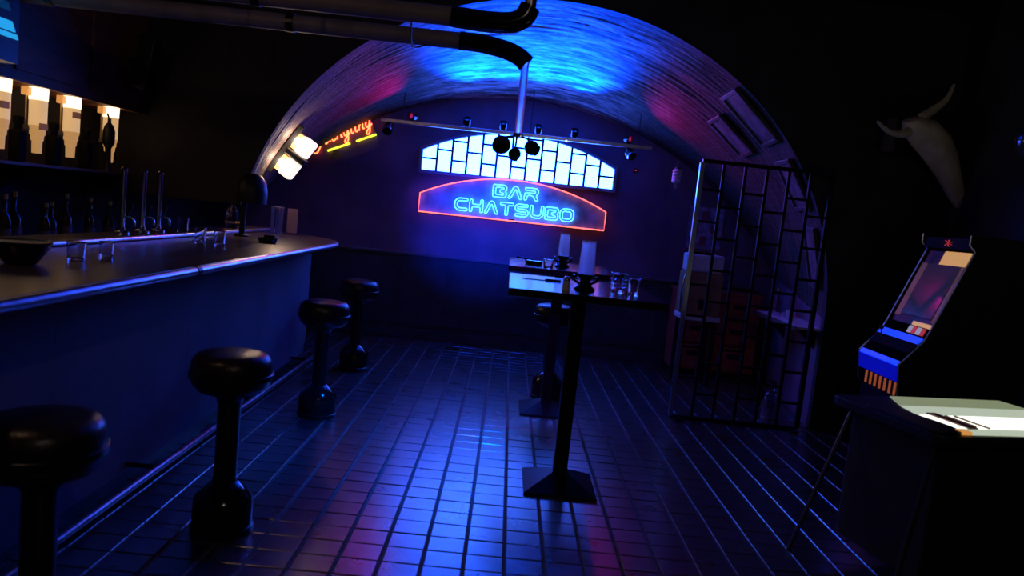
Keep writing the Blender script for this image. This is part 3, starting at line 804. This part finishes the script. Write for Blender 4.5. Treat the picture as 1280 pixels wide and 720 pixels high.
# beer taps
def make_tap(label, loc):
    t = thing('beer_tap', label, 'beer tap', loc, 'chrome beer taps on the ledge')
    G().lathe([(0, 0), (.045, 0), (.045, .012), (.022, .022), (.02, .04)], 20).build('foot', 'chrome', t, smooth=40)
    G().lathe([(.016, .03), (.016, .36), (.019, .37), (.019, .385), (.008, .395), (0, .395)], 18).build('tower', 'chrome', t, smooth=40)
    G().tube(smooth_path([(0, 0, .10), (.05, 0, .10), (.07, 0, .085), (.075, 0, .05)], 5), .008).build('spout', 'chrome', t, smooth=60)
    G().tube([(.03, 0, .105), (.05, 0, .18)], .01, radii=[.006, .012]).build('handle', 'gloss_black', t, smooth=60)
    return t
tp = make_tap('chrome beer tap tower on the ledge, leftmost of three', (-2.3, 4.39, 1.14))
dup(tp, (-2.3, 4.63, 1.14), 'chrome beer tap tower on the ledge, middle of three')
dup(tp, (-2.3, 4.84, 1.14), 'chrome beer tap tower on the ledge, rightmost of three')

# ================================================================ BACK BAR on the left wall
bb = thing('back_bar_cabinet', 'low dark wooden back bar cabinet against the left wall', 'cabinet', (-3.06, 3.4, 0))
G().box(-.22, .2, -2.6, 2.45, .08, .93).build('body', 'wood_brown', bb)
G().box(-.2, .16, -2.55, 2.4, 0, .08).build('plinth', 'dark', bb)
G().box(-.22, .23, -2.62, 2.47, .93, .96).build('worktop', 'bar_top', bb, bev=.004)
for k in range(6):
    y0 = -2.58 + k * .84
    d = G().box(.2, .22, y0 + .01, y0 + .81, .12, .90).build('door', 'wood_brown', bb, bev=.003)
    G().tube([(.235, y0 + .74, .5), (.235, y0 + .74, .62)], .007).build('handle', 'brass', d)
cp = thing('back_bar_canopy', 'reddish brown wooden panel above the lit tubes on the left', 'canopy', (-3.1, 4.2, 1.966))
G().box(-.2, .17, -2.2, 1.66, .0, .9).build('fascia', 'wood_brown', cp)
for k in range(5):
    y0 = -2.15 + k * .76
    G().box(.17, .182, y0, y0 + .70, .06, .85).build('fascia_panel', 'wood_brown', cp, bev=.004)
def make_tube(label, loc):
    t = thing('tube_lamp', label, 'lamp', loc, 'lit tube lamps on the back bar')
    G().lathe([(.054, 0), (.054, -.012), (.052, -.075)], 24).build('lit_head', 'tube_top', t, smooth=40)
    G().lathe([(.0505, -.075), (.050, -.23)], 24).build('glass_tube', 'tube_glow', t, smooth=40)
    G().lathe([(.050, -.23), (.048, -.25), (.044, -.255), (.043, -.285), (.037, -.29), (.035, -.32), (.029, -.325), (.027, -.40), (.0, -.402)], 24).build('stepped_foot', 'tube_low', t, smooth=30)
    G().box(-.05, -.01, -.095, -.05, -.055, -.005).build('brass_collar', 'amber', t, bev=.004)  # brass collars; the tube's light on them is put in as glow
    G().box(-.05, -.01, .05, .095, -.055, -.005).build('brass_collar', 'amber', t, bev=.004)
    for y in (-.072, .072):
        G().tube([(-.03, y, -.05), (-.03, y, -.26)], .005).build('side_rod', 'brass', t)
    G().box(-.045, -.025, -.10, .10, -.26, -.235).build('cross_strap', 'dark', t)
    return t
tl = make_tube('warm lit glass tube lamp cut by the left frame edge', (-3.0, 4.33, 1.965))
lamps = [tl, dup(tl, (-3.0, 4.67, 1.965), 'warm lit glass tube lamp, second from the left edge'),
         dup(tl, (-3.0, 5.02, 1.965), 'warm lit glass tube lamp, third from the left edge'),
         dup(tl, (-3.0, 5.50, 1.965), 'warm lit glass tube lamp behind the dark pourer bottle')]
for lp, zz, yy in ((0, -.15, -.03), (1, -.235, -.01), (2, -.12, -.02)):
    o = G().box(.034, .056, yy - .03, yy + .025, zz - .02, zz + .02).build('paper_label', 'label_brown', lamps[lp])
def bottle(label, loc, m, k=1.0, r=.036, group='bottles on the back bar'):
    t = thing('bottle', label, 'bottle', loc, group)
    G().lathe([(0, 0), (r, 0), (r, .17 * k), (r * .8, .20 * k), (.014, .225 * k), (.013, .29 * k), (.016, .292 * k), (.016, .30 * k), (0, .30 * k)], 16).build('glass_body', m, t, smooth=40)
    G().lathe([(.0165, .295 * k), (.0165, .325 * k), (0, .325 * k)], 12).build('cap', 'brass', t, smooth=40)
    G().lathe([(r + .0008, .05), (r + .0008, .13 * k)], 16).build('paper_label', 'picture', t, smooth=40)
    return t
descs = ['dark green', 'brown', 'dark green', 'brown', 'brown', 'dark green', 'brown', 'dark green', 'brown', 'dark green', 'brown', 'dark green']
ordn = ['first', 'second', 'third', 'fourth', 'fifth', 'sixth', 'seventh', 'eighth', 'ninth', 'tenth', 'eleventh', 'twelfth']
for k in range(12):
    bottle(f'{descs[k]} glass bottle on the back bar worktop, {ordn[k]} from the left', (-3.02 + .05 * math.sin(k * 2.3), 3.75 + k * .165, .96), 'dark_glass' if 'green' in descs[k] else 'brown_glass', 1.0 + .12 * math.sin(k * 1.7), .034 + .005 * (k % 3))
sh = thing('bottle_shelf', 'dark bottle shelf under the lit tubes on the left wall', 'shelf', (-3.18, 4.8, 1.5))
G().box(-.12, .24, -1.2, 1.0, -.02, .0).build('board', 'wood_brown', sh, bev=.003)
for y in (-1.1, -.1, .9):
    G().prism([(-.12, y, -.02), (.2, y, -.02), (-.12, y, -.2)], (0, .02, 0)).build('bracket', 'dark', sh)
t = thing('pourer_bottle', 'black bottle with long pourer silhouetted against the last tube lamp', 'bottle', (-2.97, 5.42 - .03, 1.5))
t.location = (-2.90, 5.30, 1.5)
G().lathe([(0, 0), (.028, 0), (.022, .03), (.02, .16), (.04, .20), (.04, .28), (.028, .32), (.012, .34), (.012, .37), (0, .37)], 16).build('body', 'dark', t, smooth=40)
G().tube([(0, 0, .36), (.0, -.03, .40)], .006).build('pourer', 'dark', t)
for k, y in enumerate((4.49, 4.84, 5.2)):
    t = thing('box_decanter', ['square dark decanter between the first two tube lamps', 'square dark decanter between the second and third tube lamps', 'square dark decanter between the third and last tube lamps'][k], 'decanter', (-3.0, y, 1.5), 'dark decanters between the tube lamps')
    G().box(-.035, .035, -.038, .038, 0, .19).build('body', 'matte_black', t, bev=.012)
    G().lathe([(.02, .19), (.02, .225), (.028, .235), (.028, .27), (0, .28)], 12).build('stopper', 'matte_black', t, smooth=40)
t = thing('wall_speaker', 'narrow black speaker tilted on the panel above the tube lamps', 'speaker', (-2.80, 5.5, 2.12))
m = Matrix.Rotation(.18, 4, 'Y')
G().box(-.06, .06, -.06, .06, 0, .38, mtx=m).build('cabinet', 'dark', t, bev=.008)
G().box(.058, .064, -.05, .05, .02, .36, mtx=m).build('grille', 'gloss_black', t)
G().tube([(-.10, 0, .2), (.0, 0, .2)], .012).build('bracket', 'black_metal', t)
t = thing('blue_lightbox_sign', 'bright blue striped lightbox at the upper left frame edge', 'sign', (-2.72, 3.61, 2.02))
G().box(-.14, -.02, -.5, .47, 0, .5).build('case', 'dark', t)
for z0, z1, m, e in ((.125, .15, 'screen_blue', .455), (.16, .21, 'screen_blue', .43), (.26, .30, 'screen_teal', .39), (.34, .44, 'screen_teal', .42)):
    G().prism([(-.02, -.45, z0), (-.02, e, z0), (-.02, e - (z1 - z0) * .6, z1), (-.02, -.45, z1)], (.01, 0, 0)).build('lit_stripe', m, t)

# ================================================================ RIGHT SIDE: lattice screen and what stands behind it
ls = thing('lattice_screen', 'dark metal lattice screen of staggered bars standing at the right', 'screen', (1.955, 5.82, 0))
LW, LH = 0.515, 2.05
bar_w = .011
for k in range(7):
    x = -LW + 2 * LW * k / 6
    e = .017 if k in (0, 6) else bar_w
    G().box(x - e, x + e, -e, e, 0.02 if k in (0, 6) else .03, LH).build('upright', 'steel' if k == 0 else 'lattice_black', ls)
for k in range(6):
    x0, x1 = -LW + 2 * LW * k / 6 + bar_w, -LW + 2 * LW * (k + 1) / 6 - bar_w
    z = .22 if k % 2 else .345
    while z < LH - .08:
        G().box(x0, x1, -.009, .009, z - .01, z + .01).build('cross_bar', 'lattice_black', ls)
        z += .25
G().box(-LW, LW, -.016, .016, .0, .03).build('bottom_rail', 'black_metal', ls)
G().box(-LW, LW, -.016, .016, LH, LH + .03).build('top_rail', 'black_metal', ls)
for x in (-LW + .05, LW - .05):
    G().box(x - .03, x + .03, -.1, .04, 0, .015).build('foot', 'black_metal', ls)

dr = thing('red_drawer_chest', 'reddish wooden chest of drawers against the end wall behind the lattice', 'chest of drawers', (2.28, 7.9, 0))
G().box(-.44, .44, -.19, .16, .06, .88).build('carcass', 'red_wood', dr, bev=.005)
G().box(-.46, .46, -.21, .16, .88, .91).build('top', 'red_wood', dr, bev=.004)
G().box(-.42, .42, -.16, .14, 0, .06).build('plinth', 'dark', dr)
for i in range(2):
    for j in range(3):
        x0, z0 = -.42 + i * .43, .09 + j * .265
        d = G().box(x0, x0 + .41, -.21, -.19, z0, z0 + .245).build('drawer', 'red_wood', dr, bev=.004)
        G().box(x0 + .13, x0 + .28, -.216, -.209, z0 + .12, z0 + .175).build('cup_pull', 'dark', d, bev=.008)
bx = thing('tan_cabinet_box', 'tan box cabinet with pale top panel seen through the lattice', 'cabinet', (1.94, 7.30, 0))
G().box(-.18, .18, -.16, .16, .70, 1.12).build('body', 'tan', bx, bev=.008)
G().box(-.17, .17, -.15, .15, 1.12, 1.30).build('pale_upper_panel', 'pale', bx, bev=.02)
G().box(-.19, .19, -.18, .16, .65, .70).build('base_ledge', 'pale', bx, bev=.006)
G().box(-.04, .04, -.175, -.16, .76, .86).build('dispensing_slot', 'dark', bx)
for x in (-.15, .15):
    for y in (-.12, .12):
        G().box(x - .02, x + .02, y - .02, y + .02, 0, .65).build('leg', 'dark', bx)
G().tube(smooth_path([(-.2, -.14, .72), (-.21, -.15, .9), (-.2, -.14, 1.05), (-.17, -.14, 1.12)], 5), .01).build('chrome_trim', 'chrome', bx, smooth=60)
ps = thing('wall_poster', 'patterned poster on the end wall above the tan cabinet', 'poster', (2.14, ZB - .012, 1.33))
G().box(-.19, .19, -.004, .004, 0, .46).build('sheet', 'poster', ps)
for i in range(3):
    for j in range(3):
        if (i + j) % 2:
            G().box(-.16 + i * .11, -.08 + i * .11, -.009, -.004, .04 + j * .14, .14 + j * .14).build('printed_block', 'poster_red', ps)
ws = thing('wall_shelf', 'narrow wall shelf with blue lit edge behind the lattice at the right', 'shelf', (2.55, 6.45, .83))
G().prism([(-.16, -.55, -.02), (.045, -.53, -.02), (.23, .52, -.02), (-.16, .52, -.02)], (0, 0, .02)).build('board', 'pale', ws)
G().box(-.175, -.16, -.55, .52, -.03, .005).build('metal_edging', 'steel', ws)
for y in (-.4, .35):
    G().prism([(-.1, y, -.02), (.1, y, -.02), (.1, y, -.22)], (0, .02, 0)).build('bracket', 'dark', ws)
t = bottle('small glass bottle on the narrow wall shelf behind the lattice', (2.52, 6.75, .83), 'glass', .75, .03, group=None)
t = thing('shelf_cup', 'pale cup on the narrow wall shelf behind the lattice', 'cup', (2.50, 6.35, .83))
G().lathe([(0, 0), (.03, 0), (.042, .09), (.037, .09), (.026, .008), (0, .008)], 20).build('cup_body', 'pale', t, smooth=40)
G().tube(smooth_path([(-.038, 0, .07), (-.065, 0, .06), (-.06, 0, .03), (-.033, 0, .025)], 5), .005).build('handle', 'pale', t, smooth=60)
t = thing('floor_bottle', 'clear glass jug on the floor under the wall shelf', 'jug', (2.36, 6.15, 0))
G().lathe([(0, 0), (.07, 0), (.075, .03), (.075, .16), (.05, .21), (.025, .24), (.025, .30), (.03, .305), (.022, .305), (0, .30)], 20).build('jug_body', 'glass', t, smooth=40)
G().lathe([(.031, .295), (.031, .325), (0, .325)], 14).build('stopper', 'dark', t, smooth=40)
def frame_on_vault(label, tt, ss, wl, wz, k=0):
    n, du, dv = VN(tt, ss)
    m = Matrix((du, dv, n)).transposed().to_4x4(); m.translation = V(tt, ss) + n * .018
    t = thing('framed_picture', label, 'picture', group='framed pictures on the right vault', mtx=m)
    G().box(-wl / 2, wl / 2, -wz / 2, wz / 2, 0, .01).build('print', 'picture', t)
    for s in (-1, 1):
        G().box(s * wl / 2 - .018, s * wl / 2 + .018, -wz / 2 - .018, wz / 2 + .018, -.004, .026).build('frame_side', 'picture_frame', t, bev=.004)
        G().box(-wl / 2, wl / 2, s * wz / 2 - .018, s * wz / 2 + .018, -.004, .026).build('frame_side', 'picture_frame', t, bev=.004)
frame_on_vault('framed picture highest on the right side of the vault', .50, .09, .52, .28)
frame_on_vault('framed picture in the middle of the right side of the vault', .685, .08, .42, .26)
frame_on_vault('framed picture lowest on the right side of the vault', .865, .08, .48, .26)
frame_on_vault('framed picture deeper inside the vault, behind the front row', .52, .32, .42, .26)

# ================================================================ ARCADE CABINET
ac = thing('arcade_cabinet', 'dark arcade cabinet with slanted screen, blue lit panel and orange slats', 'arcade cabinet', (3.0, 4.82, 0))
prof = [(-.34, 0), (-.40, .55), (-.46, .62), (-.48, .815), (-.35, .97), (-.32, 1.04), (-.12, 1.56), (-.16, 1.60), (-.16, 1.66), (.30, 1.66), (.30, 0)]
for s in (-1, 1):
    y = -.28 if s < 0 else .25
    G().prism([(x, y, z) for x, z in prof], (0, .03, 0)).build('side_panel', 'arcade_body', ac, bev=.004)
    ed = [(x - .003, y + .015, z) for x, z in prof[:9]]
    G().tube(ed, .006).build('edge_trim', 'steel', ac)
def slab(a, b, th, y0, y1, name, m, par=ac, bev=0):
    (xa, za), (xb, zb) = a, b
    d = Vector((xb - xa, 0, zb - za)).normalized(); nn = Vector((d.z, 0, -d.x)) * th
    return G().prism([(xa, y0, za), (xb, y0, zb), (xb + nn.x, y0, zb + nn.z), (xa + nn.x, y0, za + nn.z)], (0, y1 - y0, 0)).build(name, m, par, bev=bev)
slab((-.30, 1.05), (-.11, 1.55), .02, -.25, .25, 'screen_bezel', 'arcade_bezel')
scn = slab((-.288, 1.11), (-.155, 1.46), -.004, -.20, .16, 'screen', 'arcade_screen')
slab((-.147, 1.46), (-.113, 1.55), -.006, -.23, .05, 'upper_glow', 'arcade_lit')
slab((-.302, 1.05), (-.292, 1.075), -.006, -.24, -.02, 'lower_glow', 'arcade_lit')
slab((-.288, 1.09), (-.15, 1.46), -.005, .17, .235, 'side_glow', 'arcade_dim')
slab((-.288, 1.09), (-.15, 1.46), -.005, -.24, -.205, 'side_glow', 'arcade_dim')
G().box(-.15, .28, -.25, .25, 1.57, 1.64).build('marquee', 'arcade_body', ac)
mq = G()
for k in range(7):
    a = 2 * PI * k / 7
    mq.prism([(-.153, -.02, 1.605), (-.153, -.02 + .05 * math.cos(a) - .008, 1.605 + .022 * math.sin(a)), (-.153, -.02 + .05 * math.cos(a) + .008, 1.605 + .022 * math.sin(a))], (-.004, 0, 0))
mq.build('marquee_star', 'arcade_red', ac, fix=False)
slab((-.42, .885), (-.36, .965), -.012, -.25, .25, 'control_panel', 'arcade_body')
slab((-.375, .945), (-.345, .985), -.014, -.25, .25, 'blue_light_strip', 'arcade_blue')
for i, (yy, m) in enumerate(((-.20, 'arcade_red'), (-.15, 'arcade_white'), (-.10, 'arcade_red'), (-.05, 'arcade_white'))):
    slab((-.335, 1.0), (-.315, 1.045), -.008, yy - .018, yy + .018, 'coloured_mark', m)
slab((-.48, .80), (-.46, .825), -.012, -.25, .25, 'blue_front_edge', 'arcade_blue')
slab((-.468, .70), (-.48, .80), -.008, -.25, .25, 'blue_front_panel', 'arcade_blue2')
for yy in (-.1, .05):
    G().lathe([(.012, 0), (.012, .012), (0, .014)], 12, c=(-.40, yy, .915)).build('push_button', 'gloss_black', ac)
G().tube([(-.395, .16, .91), (-.405, .16, .985)], .006).build('joystick_shaft', 'chrome', ac)
G().ball((-.406, .16, .995), .016).build('joystick_knob', 'gloss_black', ac, smooth=60)
G().box(-.44, -.42, -.25, .25, .06, .70).build('front_panel', 'arcade_body', ac)
for k in range(7):
    yy = -.19 + k * .063
    G().box(-.45, -.44, yy - .009, yy + .009, .60, .685).build('lit_slat', 'arcade_slat', ac, bev=.003)
G().box(-.34, .3, -.25, .25, 0.0, .06).build('plinth', 'arcade_body', ac)

# ================================================================ LIT GLASS-TOPPED GAME TABLE in the right foreground
cj = thing('cocktail_game_table', 'black game table with brightly lit glass top at the right frame edge', 'game table', (1.86, 2.93, 0), rz=math.radians(15))
CL, CD = 1.0, .66
G().prism([(.06, .08, .10), (CL, .08, .10), (CL, .05, .745), (.03, .05, .745)], (0, CD - .14, 0)).build('cabinet', 'chest_body', cj, bev=.01)
G().prism(round_poly([(-.10, .0), (CL, .0), (CL, CD), (-.10, CD)], .07), (0, 0, .035)).build('top_frame', 'chest_body', cj) if False else None
fr2 = [(p.x, p.y, .745) for p in round_poly([(-.04, -.01), (CL, -.01), (CL, CD), (-.04, CD)], .06)]
G().prism(fr2, (0, 0, .04)).build('top_frame', 'chest_body', cj, bev=.004)
G().prism([(.20, .46, .785), (CL, .46, .785), (CL, CD - .02, .785), (.30, CD - .02, .785)], (0, 0, .005)).build('green_lit_strip', 'chest_green', cj)
G().prism([(.15, .30, .785), (CL, .30, .785), (CL, .46, .785), (.20, .46, .785)], (0, 0, .005)).build('pale_lit_strip', 'chest_mid', cj)
G().box(.15, CL, .10, .30, .785, .791).build('white_lit_strip', 'chest_glow', cj)
G().box(.14, CL, .02, .10, .785, .79).build('front_lit_strip', 'chest_mid', cj)
cheek = [(p.x, p.y, .785) for p in round_poly([(-.03, .02), (.12, .02), (.14, .12), (.10, .46), (-.02, .46)], .04)]
G().prism(cheek, (0, 0, .012)).build('control_plate', 'dark', cj, bev=.004)
G().box(.10, .15, .015, .06, .785, .80).build('amber_button', 'amber', cj, bev=.004)
for x, wd, y0, y1 in ((.21, .05, .09, .32), (.27, .014, .12, .28), (.325, .010, .10, .28)):
    G().box(x, x + wd, y0, y1, .79, .797).build('dark_reflection', 'wood_brown', cj)  # dark reflections in the glass, laid on as thin bars
for x, y, dx, dy in ((.02, CD - .10, -.20, .06), (.02, .06, -.16, -.04), (CL - .05, CD - .1, .1, .06), (CL - .05, .06, .1, -.04)):
    G().tube([(x, y, .74), (x + dx, y + dy, .0)], .011, False, 10).build('leg', 'dull_steel' if y > .3 else 'dark', cj, smooth=60)

# ================================================================ ANIMAL SKULL on the right wall, globe pendant
sk_m = Matrix.Translation((3.12, 5.72, 2.32)) @ Matrix.Rotation(math.radians(28), 4, 'Z')
sk_m = sk_m @ Matrix.Diagonal((1.25, 1.1, 1.1, 1))
sk = thing('animal_skull', 'pale horned animal skull mounted high on the right wall', 'skull', mtx=sk_m)
rings = [((-.20, 0, .17), .05, .06), ((-.14, -.02, .13), .105, .11), ((-.05, -.05, .05), .115, .12), ((.03, -.08, -.05), .09, .105), ((.10, -.11, -.17), .065, .08), ((.16, -.14, -.30), .05, .055), ((.20, -.15, -.37), .028, .03)]
g = G(); vs_ = []
for (c_, rx, ry) in rings:
    for k in range(20):
        a = 2 * PI * k / 20
        d = Vector((.83, 0, .55)) * (math.cos(a) * rx) + Vector((0, 1, 0)) * (math.sin(a) * ry)
        vs_.append(Vector(c_) + d)
fs_ = [(i * 20 + k, i * 20 + (k + 1) % 20, (i + 1) * 20 + (k + 1) % 20, (i + 1) * 20 + k) for i in range(len(rings) - 1) for k in range(20)]
fs_ += [tuple(range(20)), tuple(range((len(rings) - 1) * 20, len(rings) * 20))]
g.add(vs_, fs_).build('cranium', 'bone', sk, smooth=50)
for x, z in ((-.08, .10 - .03), (.05, .03)):
    G().ball((x + .02, -.13, z - .01), .032, 1, .5, .9).build('eye_socket', 'eye_hole', sk, smooth=60)
G().ball((.17, -.19, -.31), .02, .6, .6, 1.4).build('nose_hollow', 'eye_hole', sk, smooth=60)
G().tube(smooth_path([(-.16, 0, .12), (-.28, -.02, .06), (-.42, -.03, .05), (-.56, -.05, .09)], 5), .03, False, 12, radii=[.036 - .0018 * k for k in range(16)]).build('horn', 'bone', sk, smooth=60)
G().tube(smooth_path([(-.10, 0, .20), (.0, -.01, .28), (.08, -.02, .36), (.10, -.04, .46)], 5), .03, False, 12, radii=[.036 - .0018 * k for k in range(16)]).build('horn', 'bone', sk, smooth=60)
G().prism([(-.2, .10, -.05), (.12, .10, -.05), (.12, .10, .2), (-.2, .10, .2)], (0, .12, 0)).build('mounting_board', 'dark', sk, bev=.01)
gp = thing('globe_pendant', 'dark glass globe pendant lamp at the upper right frame edge', 'lamp', (2.78, 4.0, 2.18))
G().ball((0, 0, 0), .12, seg=28).build('globe', 'dark_glass', gp, smooth=60)
G().lathe([(.045, .11), (.045, .15), (.012, .17), (.012, .2), (0, .2)], 20).build('cap', 'brass', gp, smooth=40)
G().tube([(0, 0, .19), (0, 0, HC - 2.18)], .006).build('cord', 'dark', gp)
t = thing('green_pilot_light', 'tiny green pilot lamp glowing low on the bar front at the lower left', 'lamp', (-1.69, 2.5, .62))
G().box(-.012, .0, -.02, .02, -.015, .015).build('housing', 'dark', t)
G().lathe([(.006, 0), (.004, .004), (0, .005)], 10, mtx=Matrix.Rotation(PI / 2, 4, 'Y')).build('lens', 'green_led', t)

t = thing('added_ceiling_lamp', 'small added warm fill lamp on the ceiling behind the viewer', 'lamp', (0.6, -0.8, 3.4))  # unseen lamp added as dim fill to lift the blacks
G().lathe([(0.02, 0), (0.02, -.10), (.06, -.13), (.16, -.22), (.15, -.22), (.05, -.14), (0, -.13)], 24).build('shade', 'dark', t, smooth=40)
G().ball((0, 0, -.19), .035).build('bulb', 'sconce_glass', t, smooth=60)
ld = bpy.data.lights.new('added_fill_light', 'POINT'); ld.energy = 17; ld.color = (1, .8, .6); ld.shadow_soft_size = .04
lo = bpy.data.objects.new('added_fill_light', ld); COL.objects.link(lo); lo.parent = t; lo.location = (0, 0, -.25)

t = thing('added_bar_pendant', 'small added warm pendant lamp above the near end of the bar', 'lamp', (-2.0, 1.7, 2.75))  # unseen lamp added to warm the brown panel and bar top
G().lathe([(0.02, .12), (.05, .10), (.15, 0), (.14, 0), (.04, .09), (0, .10)], 24).build('shade', 'dark', t, smooth=40)
G().ball((0, 0, .045), .03).build('bulb', 'sconce_glass', t, smooth=60)
G().tube([(0, 0, .11), (0, 0, HC - 2.75)], .006).build('cord', 'dark', t)
ld = bpy.data.lights.new('added_fill_light', 'POINT'); ld.energy = 7; ld.color = (1, .6, .38); ld.shadow_soft_size = .04
lo = bpy.data.objects.new('added_fill_light', ld); COL.objects.link(lo); lo.parent = t; lo.location = (0, 0, -.02)
